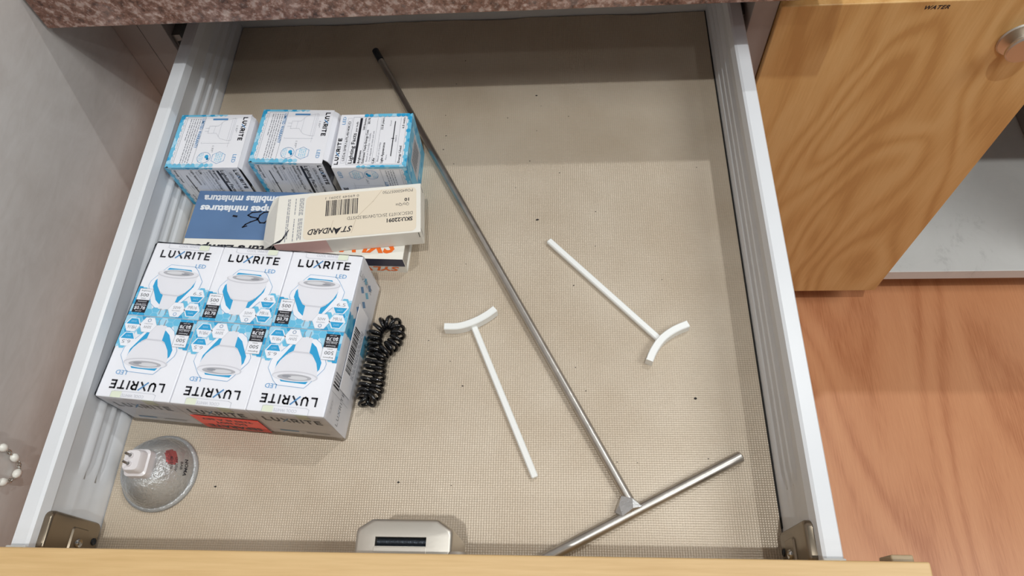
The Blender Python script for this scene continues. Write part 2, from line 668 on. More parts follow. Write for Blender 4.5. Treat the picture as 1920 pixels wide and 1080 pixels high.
def front_art(W, H):
    A = Art(W, H)
    F = lambda pts: [(u, 1 - v) for u, v in pts]
    inside = lambda u, v: (v < .12) or (v < .34 and u < .14 + .08 * (v < .2)) or (v < .38 and u > .84) or (v < .2 and (u > .68))
    A.poly(F([(0, .72), (.2, .72), (.3, .90), (.62, .93), (.78, .82), (.88, .62), (1, .60), (1, 1), (0, 1)]), 'pcyan', 1)
    hex_band(A, inside, .0031, 4)
    A.poly(F([(.0, .62), (.06, .62), (.08, .67), (.06, .70), (0, .70)]), 'cyan', 3)
    # cool white tab
    A.rect(.66, .925, .80, 1.0, 'green', 2)
    A.line(F([(.2, 0), (.2, .06), (.24, .075), (.76, .075), (.8, .06), (.8, 0)]), .00025, 'lgrey', 3)
    A.text('COOL WHITE', .5, .952, .0021, 'lgrey', W * .30, 'c', layer=4)
    logo(A, .135, .805, W * .71, H * .086, .00115)
    A.text('LED', .695, .68, .0032, 'line', W * .15, layer=4)
    # outline and blue hexagon
    ol = [(.34, .30), (.70, .31), (.76, .36), (.87, .50), (.86, .60), (.62, .86), (.56, .89), (.34, .89), (.26, .84), (.13, .60), (.14, .54), (.29, .35)]
    A.poly(F(ol), 'white', 4)
    A.line(F(ol), .00025, 'line', 5, True)
    A.poly(F([(.33, .345), (.66, .355), (.78, .50), (.775, .58), (.62, .82), (.57, .84), (.38, .84), (.31, .79), (.195, .61), (.20, .53)]), 'cyan', 5)
    # bulb picture
    A.poly(F([(.205, .42), (.225, .52), (.26, .60), (.315, .665), (.385, .70), (.385, .72), (.39, .90), (.585, .90), (.60, .72), (.68, .67), (.74, .60), (.775, .52), (.785, .42)]), 'bulb', 6)
    A.poly(F([(.315, .665), (.385, .70), (.60, .705), (.68, .66), (.66, .69), (.60, .725), (.40, .722), (.34, .695)]), 'bulb2', 7)
    A.ell(.495, .575, .30, .062, 'bulb2', 7)
    A.ell(.495, .582, .285, .053, 'bulb', 8)
    A.ell(.495, .588, .225, .038, 'lens', 9)
    A.ell(.45, .592, .13, .022, 'lens2', 10)
    A.ell(.60, .58, .06, .014, 'grey', 10)
    A.line(F([(.435, .90), (.43, .97)]), .0005, 'grey', 7)
    A.line(F([(.52, .90), (.515, .97)]), .0005, 'grey', 7)
    # 500 panel
    A.poly(F([(.035, .65), (.225, .65), (.225, .80), (.035, .80)]), 'white', 7)
    A.line(F([(.035, .65), (.225, .65), (.225, .80), (.035, .80)]), .00025, 'grey', 8, True)
    A.text('Brightness', .13, 1 - .685, .0010, 'black', W * .13, 'c', layer=9)
    A.text('500', .13, 1 - .755, .0026, 'black', W * .12, 'c', layer=9)
    A.text('lumens', .13, 1 - .785, .0009, 'black', W * .07, 'c', layer=9)
    A.poly(F([(.035, .80), (.225, .80), (.225, .965), (.035, .965)]), 'black', 7)
    A.text('Estimated', .13, 1 - .828, .0010, 'white', W * .12, 'c', layer=9)
    A.text('Energy Cost', .13, 1 - .860, .0010, 'white', W * .14, 'c', layer=9)
    A.rect(.05, 1 - .873, .21, 1 - .868, 'white', 9)
    A.text('$0.78', .13, 1 - .925, .0024, 'white', W * .155, 'c', weight=.015, layer=9)
    A.text('per year', .13, 1 - .953, .0009, 'white', W * .09, 'c', layer=9)
    # hex badges
    for x, y, t1, t2 in ((.87, .70, '6.5', 'WATT'), (.87, .885, 'MR16', 'SHAPE')):
        A.hexa(x, 1 - y, .0058, 'white', 7)
        A.hexa(x, 1 - y - .006, .0048, 'cyan', 8, part='low')
        A.text(t1, x, 1 - y + .012, .0026, 'grey', W * .12, 'c', layer=9)
        A.text(t2, x, 1 - y - .052, .0013, 'pcyan', W * .075, 'c', layer=9)
    A.hexa(.655, 1 - .895, .0062, 'white', 7)
    A.hexa(.655, 1 - .895, .0062, 'lgrey', 8, line=.0002)
    A.text('50W', .655, 1 - .885, .0022, 'grey', W * .11, 'c', layer=9)
    A.text('REPLACEMENT', .655, 1 - .915, .0008, 'grey', W * .12, 'c', layer=9)
    A.ring(.655, 1 - .952, .0011, .0003, 'bluebar', 9, 12)
    return A


def border_hex(A, seed):
    inside = lambda u, v: v < .045 or ((u < .035 or u > .965) and v < .62)
    A.rect(0, 0, 1, .05, 'mcyan', 1)
    A.rect(0, 0, .035, .5, 'mcyan', 1)
    A.rect(.965, 0, 1, .5, 'mcyan', 1)
    hex_band(A, lambda u, v: v < .06 or ((u < .04 or u > .96) and v < .64), .0021, seed)


def facts_art(W, H):
    A = Art(W, H)
    border_hex(A, 11)
    L = lambda a, b, wd=.0002: A.line([a, b], wd, 'grey', 3)
    logo(A, .06, .925, W * .47, H * .04, .0008)
    A.text('LED', .80, .915, .0026, 'line', W * .15, layer=4)
    A.line([(.08, .83), (.92, .83), (.92, .885), (.08, .885)], .0002, 'lgrey', 3, True)
    A.text('LED6.5MR16/FL40/40K/D', .12, .842, .0019, 'black', W * .74, layer=4)
    A.line([(.05, .07), (.94, .07), (.94, .81), (.05, .81)], .0002, 'grey', 3, True)
    A.text('Lighting Facts', .07, .735, .0031, 'black', W * .56, weight=.012, layer=4)
    A.text('per bulb', .66, .735, .0016, 'black', W * .19, layer=4)
    A.rect(.07, .682, .92, .715, 'black', 3)
    rows = [('Brightness', '500 lumens', .63, 1), ('Estimated Yearly Energy Cost', '$0.78', .575, 1), ('Based on 3 hrs/day, 11c/kWh', '', .532, 0),
            ('Cost depends on rates and use', '', .492, 0), ('Life', '', .435, 1), ('Based on 3 hrs/day', '22.8 years', .382, 0), ('Light Appearance', '', .325, 1)]
    for a, b, y, bd in rows:
        wd = len(a) * (.0235 if bd else .0195)
        A.text(a, .07 if bd else .10, y, .0018 if bd else .0014, 'black' if bd else 'grey', W * min(wd, .62), weight=.012 * bd, layer=4)
        if b:
            A.text(b, .92, y, .0017, 'black', W * len(b) * .023, 'r', weight=.008, layer=4)
    for y in (.612, .470, .418):
        L((.07, y), (.92, y), .00015)
    A.text('Warm', .12, .275, .0012, 'grey', W * .1, layer=4)
    A.text('Cool', .86, .275, .0012, 'grey', W * .1, 'r', layer=4)
    A.line([(.20, .225), (.84, .225)], .0007, 'black', 4)
    A.line([(.52, .215), (.52, .245)], .0006, 'black', 4)
    A.text('4000 K', .52, .175, .0013, 'grey', W * .13, 'c', layer=4)
    L((.07, .15), (.92, .15), .00015)
    A.text('Energy Used', .07, .095, .0018, 'black', W * .31, weight=.012, layer=4)
    A.text('6.5 watts', .92, .095, .0017, 'black', W * .21, 'r', weight=.008, layer=4)
    return A


def warranty_art(W, H):
    A = Art(W, H)
    rnd = random.Random(5)
    border_hex(A, 23)
    logo(A, .06, .90, W * .43, H * .05, .00085)
    A.text('LED', .76, .895, .003, 'line', W * .15, layer=4)
    # bulb line drawing
    wd = .0002
    A.line([(.06, .78), (.62, .78)], wd, 'lgrey', 3)
    A.line([(.08, .80), (.50, .80), (.50, .75), (.08, .75)], wd, 'lgrey', 3, True)
    A.line([(.08, .75), (.12, .64), (.22, .57), (.22, .53), (.36, .53), (.36, .57), (.46, .64), (.50, .75)], wd, 'lgrey', 3)
    A.line([(.22, .53), (.22, .45), (.36, .45), (.36, .53)], wd, 'lgrey', 3)
    A.line([(.15, .61), (.43, .61)], wd, 'lgrey', 3)
    A.line([(.26, .45), (.26, .40)], wd * 1.5, 'lgrey', 3)
    A.line([(.32, .45), (.32, .40)], wd * 1.5, 'lgrey', 3)
    A.line([(.55, .80), (.55, .40), (.53, .40)], wd, 'lgrey', 3)
    A.text('1.97"', .22, .825, .0016, 'grey', W * .12, layer=4)
    A.text('1.97"', .60, .57, .0016, 'grey', W * .12, layer=4)
    A.line([(.09, .48), (.09, .665)], .0016, 'bluebar', 3)
    # badges
    A.ring(.82, .50, .0052, .00025, 'line', 4)
    A.ell(.80, .535, .032, .026, 'cyan', 4)
    A.ell(.84, .555, .024, .016, 'dcyan', 5)
    for k in range(3):
        greek(A, .74, .90, .475 - k * .022, .008, 'pcyan', rnd)
    A.hexa(.82, .70, .0058, 'line', 4, line=.00025)
    for k in range(4):
        greek(A, .74, .90, .735 - k * .026, .012, 'pcyan', rnd)
    # text block
    A.line([(.05, .10), (.95, .10), (.95, .36), (.05, .36)], .0002, 'grey', 3, True)
    A.text('LIMITED WARRANTY', .08, .315, .0025, 'bluebar', W * .56, weight=.01, layer=4)
    for k in range(5):
        greek(A, .08, .92 if k < 4 else .5, .285 - k * .033, .011, 'grey', rnd)
    greek(A, .06, .94, .07, .010, 'lgrey', rnd)
    return A


# ================================================================== SETTING
bm = box(bmesh.new(), -0.0735, 2.2, -1.6, 1.4, -0.475, -0.455)
struct(obj('floor', bm, 'floor_wood'), 'reddish brown wood laminate floor beside the open drawer', 'floor')
bm = box(bmesh.new(), -0.1235, -0.0735, -1.6, 1.4, -0.455, 1.2)
struct(obj('wall_left', bm, 'grey_wall'), 'grey mottled wall panel left of the open drawer', 'wall')
bm = box(bmesh.new(), -0.1235, 2.2, 1.02, 1.07, -0.455, 1.2)
struct(obj('wall_back', bm, 'grey_wall'), 'grey wall behind the cabinets and granite worktop', 'wall')

# ================================================================== CABINETS AND WORKTOP
YD = 0.42
ct = obj('countertop', box(bmesh.new(), -0.0715, 0.515, 0.358, 1.015, 0.119, 0.150, 0.0008), 'granite')
tag(ct, 'pink and brown speckled granite worktop slab above the open drawer', 'worktop')

cab = empty('drawer_cabinet', (0.2, YD, -0.455))
tag(cab, 'grey cabinet carcass under the granite that the open drawer slides out of', 'cabinet')


def part(name, parent, m, bm, smooth=None):
    """mesh given in world coordinates, made a child of an un-rotated parent"""
    p = parent
    off = Vector((0, 0, 0))
    while p is not None:
        off += Vector(p.location)
        p = p.parent
    bmesh.ops.translate(bm, verts=bm.verts, vec=-off)
    return obj(name, bm, m, parent, smooth)


part('filler_strip', cab, 'carcass', box(bmesh.new(), -0.0733, -0.0514, YD + .0006, YD + .02, -0.41, 0.1185, .0006))
part('side_panel', cab, 'carcass', box(bmesh.new(), -0.0506, -0.0293, YD, 1.0, -0.41, 0.1185, .0006))
part('side_panel', cab, 'carcass', box(bmesh.new(), 0.4568, 0.4758, 0.4085, 1.0, -0.41, 0.1185, .0006))
part('back_panel', cab, 'carcass', box(bmesh.new(), -0.0293, 0.4568, .99, 1.0, -0.41, 0.1185))
part('bottom_panel', cab, 'carcass', box(bmesh.new(), -0.0293, 0.4568, YD, .99, -0.41, -.39))
part('plinth', cab, 'carcass', box(bmesh.new(), -0.0733, 0.4758, YD + .05, YD + .066, -0.455, -.41))
part('lower_front', cab, 'carcass', box(bmesh.new(), -0.0480, 0.4560, YD - .017, YD - .0005, -0.40, -.075, .0012))
for sx, xs in ((-1, -0.0293), (1, 0.4568)):
    # drawer runner: folded steel channel on each carcass side with slots
    bm = bmesh.new()
    xi = xs - sx * (.0075 if sx < 0 else .0040)
    prof = [(xs - sx * .0004, .012), (xi, .012), (xi, .018), (xs - sx * .0022, .019), (xs - sx * .0022, .044), (xi, .045), (xi, .051), (xs - sx * .0004, .051)]
    prism(bm, prof, 1, YD + .004, 0.96)
    part('drawer_runner', cab, 'zinc', bm)

dc = empty('door_cabinet', (0.73, YD, -0.455))
tag(dc, 'white lined base cabinet behind the wooden door marked WATER, right side open', 'cabinet')
part('side_panel', dc, 'carcass', box(bmesh.new(), 0.4778, 0.4960, YD, 1.0, -0.401, 0.0800, .0006))
part('side_panel', dc, 'carcass', box(bmesh.new(), 0.979, 0.998, YD, 1.0, -0.401, 0.0800, .0006))
part('back_panel', dc, 'white_panel', box(bmesh.new(), 0.4960, 0.979, .985, 1.0, -0.3805, 0.0800))
part('top_panel', dc, 'beech_edge', box(bmesh.new(), 0.4778, 0.998, YD - .004, 1.0, 0.0804, 0.0990, .0008))
part('shelf', dc, 'worn_white', box(bmesh.new(), 0.4960, 0.979, YD, .985, -0.401, -.3805, .0008))
part('plinth', dc, 'carcass', box(bmesh.new(), 0.4778, 0.998, YD + .06, YD + .076, -0.455, -.401))

door = empty('door', (0.4768, YD, -0.4015))
door.parent = dc
door.location = Vector((0.4768, YD, -0.4015)) - Vector(dc.location)
DHT = 0.4765
obj('door_panel', prism(bmesh.new(), [(0.001, 0), (.2490, 0), (.2412, DHT), (-.0002, DHT)], 1, -.0165, -.0005, .0009), 'beech_door', door)
A = Art(.05, .01)
A.text('WATER', .5, .2, .0036, 'black', .0185, 'c', weight=.03, shear=.25, space=1.12)
A.build('water_lettering', (.1175 - .025, -.0165, .4670), (1, 0, 0), (0, 0, 1), door)
bm = bmesh.new()
prof = [(.0, .0), (.0160, .0), (.0168, .0009), (.0158, .0020), (.0105, .0030), (.0080, .0046), (.0078, .0064), (.0098, .0080), (.0126, .0092), (.0138, .0106), (.0136, .0120), (.0124, .0130), (.0, .0134)]
lathe(bm, [(max(r, 1e-5), z) for r, z in prof], 36)
bmesh.ops.rotate(bm, verts=bm.verts, cent=(0, 0, 0), matrix=Matrix.Rotation(PI / 2, 3, 'X'))
bmesh.ops.translate(bm, verts=bm.verts, vec=(.1969, -.0165, .4360))
obj('knob', bm, 'nickel', door, 35)

# ================================================================== THE DRAWER
dr = empty('drawer', (0.22, 0.0, -0.02))
tag(dr, 'open drawer with white steel ribbed sides and a beech front edge', 'drawer')
part('bottom_panel', dr, 'carcass', box(bmesh.new(), -.004, .444, .0018, .495, -.016, -.0016))
part('back_panel', dr, 'white_panel', box(bmesh.new(), -.004, .444, .4888, .500, -.0016, .085, .0008))
part('drawer_front', dr, 'beech_edge', box(bmesh.new(), -.0450, .4834, -.0172, .0016, -.070, .085, .0011, 3))


def side_profile(ribs):
    P = [(-.0122, -.018), (-.0122, .0585), (-.0112, .0600), (-.0030, .0600), (-.0012, .0590), (.0000, .0515), (-.0012, .0500)]
    if ribs:
        P += [(-.0030, .0350), (-.0008, .0312), (-.0008, .0290), (-.0030, .0272), (-.0030, .0232), (-.0008, .0200), (-.0008, .0178), (-.0030, .0160), (-.0030, .0122), (-.0006, .0090)]
    else:
        P += [(-.0022, .0350), (-.0018, .0312), (-.0018, .0290), (-.0018, .0272), (-.0018, .0232), (-.0016, .0200), (-.0014, .0178), (-.0012, .0160), (-.0010, .0122), (-.0006, .0090)]
    return P + [(-.0002, .0004), (-.0002, -.018)]


for s in (-1, 1):
    X = (lambda x: x) if s < 0 else (lambda x: .44 - x)
    bm = bmesh.new()
    loops = []
    for y, rb in ((.0018, 0), (.050, 0), (.060, 1), (.4887, 1)):
        loops.append([(X(px_), y, pz) for px_, pz in side_profile(rb)])
    rings(bm, loops, True, True, True)
    sp_ = part('side_panel', dr, 'white_steel', bm, 22)
    bm = box(bmesh.new(), min(X(-.0118), X(.0000)), max(X(-.0118), X(.0)), .0022, .0052, .0602, .0632, .0006)
    part('end_cap', sp_, 'white_plastic', bm)
    # fixing bracket cover
    bm = bmesh.new()
    pl = rrect(.0022, .0265, .0045, .0545, .0045)
    loops = []
    for ins, h in ((0, -.0015), (0, .0024), (.0004, .0033), (.0011, .0040), (.0020, .0042)):
        q = rrect(.0022 + ins, .0265 - ins, .0045 + ins, .0545 - ins, max(.0045 - ins, .001))
        loops.append([(X(h), y, z) for y, z in q])
    rings(bm, loops, True, True, True)
    br_ = part('fixing_bracket', dr, 'dark_nickel', bm, 40)
    bm = bmesh.new()
    q0, q1 = rrect(.0024, .0205, .0165, .0335, .002), rrect(.0032, .0197, .0173, .0327, .0015)
    rings(bm, [[(X(.0041), y, z) for y, z in q0], [(X(.0052), y, z) for y, z in q1]], True, False, True)
    part('raised_plate', br_, 'dark_nickel', bm, 30)
    bm = bmesh.new()
    lathe(bm, [(.00001, .0012), (.0009, .0012), (.0011, .0004), (.0024, .0011), (.0030, .0), (.0030, -.0008)], 20)
    bmesh.ops.rotate(bm, verts=bm.verts, cent=(0, 0, 0), matrix=Matrix.Rotation(-s * PI / 2, 3, 'Y'))
    bmesh.ops.translate(bm, verts=bm.verts, vec=(X(.0053), .0115, .0255))
    part('screw', br_, 'chrome', bm, 40)
    bm = bmesh.new()
    lathe(bm, [(.00001, .0002), (.0017, .0004), (.0021, .0006), (.0023, .0)], 20)
    bmesh.ops.rotate(bm, verts=bm.verts, cent=(0, 0, 0), matrix=Matrix.Rotation(-s * PI / 2, 3, 'Y'))
    bmesh.ops.translate(bm, verts=bm.verts, vec=(X(.0042), .0146, .0095))
    part('locating_pin', br_, 'black_bolt', bm, 40)
    bm = bmesh.new()

# dark joint along the right-hand edge of the floor
part('joint_gap', dr, 'gasket', box(bmesh.new(), .4391, .4401, .03, .488, -.0016, .0006))

# push lock on the inner face of the front
bm = bmesh.new()


def lock_plan(i):
    a, b, y1 = .1915 + i, .2450 - i, .0213 - i
    c = .0088 - i * .35
    pts = [(a, .0018)]
    ch = [(a, y1 - .0052 + i * .1), (a + c, y1)], [(b - c, y1), (b, y1 - .0052 + i * .1)]
    # softened corner between the straight flank and the chamfer
    (p, q), (r_, t) = ch
    pts += [(p[0], p[1] - .0016), (p[0] + .0006, p[1] + .0001), (p[0] + .0018, p[1] + .0009), (q[0] - .0006, q[1] - .0002), (q[0] + .0010, q[1])]
    pts += [(r_[0] - .0010, r_[1]), (r_[0] + .0006, r_[1] - .0002), (t[0] - .0018, t[1] + .0009), (t[0] - .0006, t[1] + .0001), (t[0], t[1] - .0016), (b, .0018)]
    return pts


loops = []
for i, z in ((0, .018), (0, .0675), (.0002, .0687), (.0007, .0697), (.0014, .0703), (.0022, .0705)):
    loops.append([(x, y, z) for x, y in lock_plan(i)])
vs = rings(bm, loops, True, True, False)
sl = [(.2028, .0068), (.2307, .0068), (.2307, .0116), (.2028, .0116)]
hi = [bm.verts.new((x, y, .0705)) for x, y in sl]
lo = [bm.verts.new((x, y, .0640)) for x, y in sl]
he = [bm.edges.new((hi[i], hi[(i + 1) % 4])) for i in range(4)]
top = vs[-1]
te = [bm.edges.get((top[i], top[(i + 1) % len(top)])) for i in range(len(top))]
bmesh.ops.triangle_fill(bm, use_beauty=True, use_dissolve=False, edges=te + he)
for i in range(4):
    j = (i + 1) % 4
    bm.faces.new([hi[i], hi[j], lo[j], lo[i]])
bm.faces.new(lo)
lk = part('push_lock', dr, 'nickel', bm, 40)
bm = bmesh.new()
tube(bm, [(.2032, .0096, .0662), (.2303, .0096, .0662)], .0021, 12)
box(bm, .2030, .2305, .0069, .0090, .0642, .0668, .0004)
part('latch_bolt', lk, 'black_bolt', bm, 40)
bm = bmesh.new()
box(bm, .2022, .2310, .0030, .0064, .0704, .0708, .0002)
part('cover_plate', lk, 'nickel', bm)
bm = bmesh.new()
lathe(bm, [(.0062, 0), (.0068, .001), (.0060, .003), (.00001, .0033)], 20)
bmesh.ops.rotate(bm, verts=bm.verts, cent=(0, 0, 0), matrix=Matrix.Rotation(-PI / 2, 3, 'X'))
bmesh.ops.translate(bm, verts=bm.verts, vec=(.2475, .0014, .066))
part('lock_collar', lk, 'nickel', bm, 40)
bm = bmesh.new()
prism(bm, [(.4705, .0572), (.4840, .0572), (.4828, .0700), (.4717, .0700)], 1, .0014, .0066, .0007)
part('bumper', dr, 'beige_plastic', bm)

# drawer mat: a thin sheet with a wavy rear edge
bm = bmesh.new()
rnd = random.Random(3)
NX = 60
loops = []
rear = [.4878 - .0012 * abs(math.sin(i * .33)) - .0008 * rnd.random() for i in range(NX + 1)]
for z in (-.0015, 0.0):
    pass
grid = {}
NY = 8
for zi, z in enumerate((-.0015, 0.0)):
    for i in range(NX + 1):
        for j in range(NY + 1):
            x = .0006 + (.4390 - .0006) * i / NX
            y = .0025 + (rear[i] - .0025) * j / NY
            zz = z + (.0012 * (j == NY) * (.5 + .5 * math.sin(i * .33)) if zi else 0)
            grid[zi, i, j] = bm.verts.new((x, y, zz))
for zi in (0, 1):
    for i in range(NX):
        for j in range(NY):
            bm.faces.new([grid[zi, i, j], grid[zi, i + 1, j], grid[zi, i + 1, j + 1], grid[zi, i, j + 1]])
per = [(i, 0) for i in range(NX)] + [(NX, j) for j in range(NY)] + [(i, NY) for i in range(NX, 0, -1)] + [(0, j) for j in range(NY, 0, -1)]
for a, b in zip(per, per[1:] + per[:1]):
    bm.faces.new([grid[(0, *a)], grid[(0, *b)], grid[(1, *b)], grid[(1, *a)]])
liner = obj('drawer_liner', bm, 'mat')
tag(liner, 'beige woven pearl textured liner mat covering the drawer bottom', 'mat')

# specks of dirt lying on the mat
bm = bmesh.new()
rnd = random.Random(12)
spots = [(.2850, .3905, .0009), (.2080, .3480, .0006), (.2865, .2610, .0012), (.1960, .0560, .0009), (.2620, .1180, .0008), (.3000, .1350, .0008), (.3140, .2020, .0006),
         (.2350, .1230, .0007), (.3950, .1140, .0011), (.0720, .0520, .0009)]
spots += [(rnd.uniform(.2, .42), rnd.uniform(.05, .44), rnd.uniform(.0003, .0006)) for _ in range(26)]
for x, y, r in spots:
    n = 7
    an = rnd.uniform(0, 6)
    P = [(x + r * rnd.uniform(.6, 1.2) * math.cos(an + k * 2 * PI / n), y + .7 * r * rnd.uniform(.6, 1.2) * math.sin(an + k * 2 * PI / n)) for k in range(n)]
    prism(bm, P, 2, .00005, .00035)
d = obj('dirt_specks', bm, 'specks')
d['kind'] = 'stuff'
tag(d, 'small dark specks of dirt scattered on the beige drawer mat', 'dirt')


# ================================================================== CARTONS
def carton(name, loc, rz):
    e = empty(name, loc, rz)
    return e


def open_body(w_, d_, h_, depth=.012, t=.0006):
    """carton shell with an open recessed +x end"""
    bm = bmesh.new()
    q = lambda x, i: [(x, i, i), (x, d_ - i, i), (x, d_ - i, h_ - i), (x, i, h_ - i)]
    rings(bm, [q(0, .0005), q(.0005, 0), q(w_, 0), q(w_, t), q(w_ - depth, t)], True, True, True)
    return bm


FA = facts_art
# two cartons lying with their warranty face up
for i, (loc, rz, lab) in enumerate((((0.0012, .2821, 0), -.0235, 'white and blue LED bulb carton nearest the left drawer wall, closed end flap'),
                                    ((.0668, .2856, 0), -.0453, 'white and blue LED bulb carton, middle of rear row, right flap gaping open'))):
    w_, d_, h_ = .0580, .0525, .0490
    e = carton('bulb_carton', loc, rz)
    tag(e, lab, 'box', 'loose LED bulb cartons')
    obj('carton_body', open_body(w_, d_, h_), ['carton_white'], e)
    warranty_art(d_, w_).build('warranty_print', (0, d_, h_), (0, -1, 0), (1, 0, 0), e)
    facts_art(h_, w_).build('facts_print', (0, 0, h_), (0, 0, -1), (1, 0, 0), e)
    # end flap hinged on the top edge, and two dust flaps
    bm = bmesh.new()
    if i == 0:
        prism(bm, [(w_ - .0002, h_), (w_ + .0018, h_ - .004), (w_ + .0028, h_ - .022), (w_ + .0022, .003), (w_ + .0016, .003), (w_ + .0022, h_ - .022), (w_ + .0012, h_ - .004), (w_ - .0006, h_ - .0006)], 1, .0010, d_ - .0010)
    else:
        prism(bm, [(w_ - .0002, h_), (w_ + .0030, h_ - .003), (w_ + .0052, h_ - .010), (w_ + .0058, h_ - .024), (w_ + .0052, h_ - .024), (w_ + .0046, h_ - .0105), (w_ + .0026, h_ - .0038), (w_ - .0006, h_ - .0006)], 1, .0040, d_ - .0008)
    f = obj('end_flap', bm, 'carton_white', e)
    f['label'] = 'white end flap'
    bm = bmesh.new()
    prism(bm, [(w_ - .0006, .0006), (w_ + .0012, .004), (w_ + .0012, .018), (w_ + .0002, .022), (w_ - .0002, .021), (w_ + .0006, .017), (w_ + .0006, .004)], 1, .002, d_ - .002)
    obj('tuck_flap', bm, 'carton_grey', e)
    if i == 0:
        A = Art(d_, h_)
        A.text('LR21406', .5, .30, .0026, 'grey', .018, 'c')
        A.build('flap_print', (w_ + .0026, 0, 0), (0, 1, 0), (0, 0, 1), e, base=.0003)

# third carton: lighting-facts face up
w_, d_, h_ = .0573, .0520, .0499
e = carton('bulb_carton', (.1329, .2779, 0), -.0111)
tag(e, 'white and blue LED bulb carton with lighting facts on top, beside the steel rod', 'box', 'loose LED bulb cartons')
obj('carton_body', box(bmesh.new(), 0, w_, 0, d_, 0, h_, .0006), 'carton_white', e)
facts_art(d_, w_).build('facts_print', (w_, 0, h_), (0, 1, 0), (-1, 0, 0), e)
warranty_art(h_, w_).build('warranty_print', (w_, 0, 0), (0, 0, 1), (-1, 0, 0), e)
A = Art(d_, h_)
A.rect(0, 0, 1, 1, 'mcyan', 1)
hex_band(A, lambda u, v: True, .0030, 31, 1)
A.rect(.25, .25, .78, .80, 'lgrey', 4)
for k in range(14):
    A.rect(.30 + k * .03, .40, .30 + k * .03 + (.008, .016)[k % 2], .74, 'black', 5)
A.build('end_print', (w_, 0, 0), (0, 1, 0), (0, 0, 1), e)
# shrink-wrapped six pack ------------------------------------------------
pk = empty('bulb_pack', (.0018, .0992, .0), -.0924)
tag(pk, 'shrink wrapped pack of six white and blue LED bulb cartons with red sticker', 'box')
PW, PD, PH = .1549, .1171, .0480
cw, chh = PW / 3, PD / 2
art_me = None
FAr = front_art(cw - .0006, chh - .0006)
cb = None
for r_ in range(2):
    for c_i in range(3):
        cc_ = empty('bulb_carton')
        cc_.parent = pk
        body = box(bmesh.new(), .0002, cw - .0002, .0002, chh - .0002, 0, PH, .0007)
        bpy.data.objects.remove(cc_)
        dz = random.uniform(-.0004, .0002)
        if cb is None:
            cb = obj('carton', body, 'carton_white', pk)
            cartn = cb
            ap = FAr.build('front_print', (.0003, .0003, PH), (1, 0, 0), (0, 1, 0), cartn)
        else:
            body.free()
            cartn = cb.copy()
            COL.objects.link(cartn)
            cartn.parent = pk
            a2 = ap.copy()
            COL.objects.link(a2)
            a2.parent = cartn
        if r_ == 1:
            cartn.location = (c_i * cw, chh, dz)
            cartn.rotation_euler = (0, 0, 0)
        else:
            cartn.location = (c_i * cw + cw, chh, dz)
            cartn.rotation_euler = (0, 0, PI)
# front end flaps of the near row carry the name too
for c_i in range(3):
    A = Art(cw, PH)
    logo(A, .13, .62, cw * .74, .0068, .0012, ink='grey' if c_i == 0 else 'black')
    A.rect(.62, .80, .78, 1, 'green', 1)
    A.rect(.16, .14, .42, .19, 'line', 2)
    A.rect(.52, .12, .84, .17, 'lgrey', 2)
    A.build('end_print', (c_i * cw, .0002, 0), (1, 0, 0), (0, 0, 1), pk)
# right-hand side faces of the pack
A = Art(PD, PH)
A.rect(0, 0, 1, 1, 'white', 1)
rnd = random.Random(8)
for u, v in ((.83, .72), (.90, .66), (.77, .52), (.84, .48), (.90, .44), (.70, .70), (.72, .34), (.64, .62), (.66, .28), (.60, .46)):
    A.poly([(u - .022, v), (u, v - .10), (u + .022, v), (u, v + .10)], 'bluebar' if rnd.random() < .5 else 'mcyan', 2)
A.rect(.50, .0, .62, 1, 'mcyan', 2)
hex_band(A, lambda u, v: .5 < u < .63, .0034, 41, 2, .8)
logo(A, .88, .95, .030, .0035, .0006, -90, 'grey')
logo(A, .02, .45, .022, .0040, .0006, 0, 'grey')
A.text('LED', .05, .80, .003, 'lgrey', .008)
A.line([(.16, .95), (.16, .2)], .0002, 'grey', 3)
for k in range(5):
    A.rect(.19 + k * .018, .70, .20 + k * .018, .95, 'black' if k < 2 else 'grey', 3)
A.build('side_print', (PW - .0001, 0, 0), (0, 1, 0), (0, 0, 1), pk)
# white barcode label on the right side, over the wrap
bm = bmesh.new()
box(bm, PW + .0006, PW + .0009, .0240, .0860, .0120, .0350, 0)
lb = obj('barcode_label', bm, 'carton_white', pk)
lb['label'] = 'white barcode label'
A = Art(.062, .023)
x = .22
rnd = random.Random(2)
while x < .74:
    t = rnd.choice([.006, .006, .012, .018])
    A.rect(x, .42, x + t, .92, 'black', 2)
    x += t + rnd.choice([.006, .010, .014])
for y in (.30, .20, .11):
    greek(A, .2, .78, y, .035, 'grey', rnd, 2)
A.build('barcode_print', (PW + .0009, .0240, .0120), (0, 1, 0), (0, 0, 1), lb)
# red warning sticker on the near side, wrapped over the film
bm = bmesh.new()
box(bm, .0560, .1035, -.0011, -.0008, .0012, .0270, 0)
st = obj('warning_sticker', bm, INK['red'], pk)
st['label'] = 'red warning sticker'
A = Art(.0475, .0258)
A.text('THIS IS A SET', .5, .12, .0034, 'black', .036, 'c', weight=.02)
A.text('DO NOT', .5, .36, .0048, 'black', .022, 'c', weight=.02)
A.text('SEPARATE', .5, .66, .0060, 'black', .038, 'c', weight=.03)
A.build('sticker_print', (.1035, -.0011, .0270), (-1, 0, 0), (0, 0, -1), st)
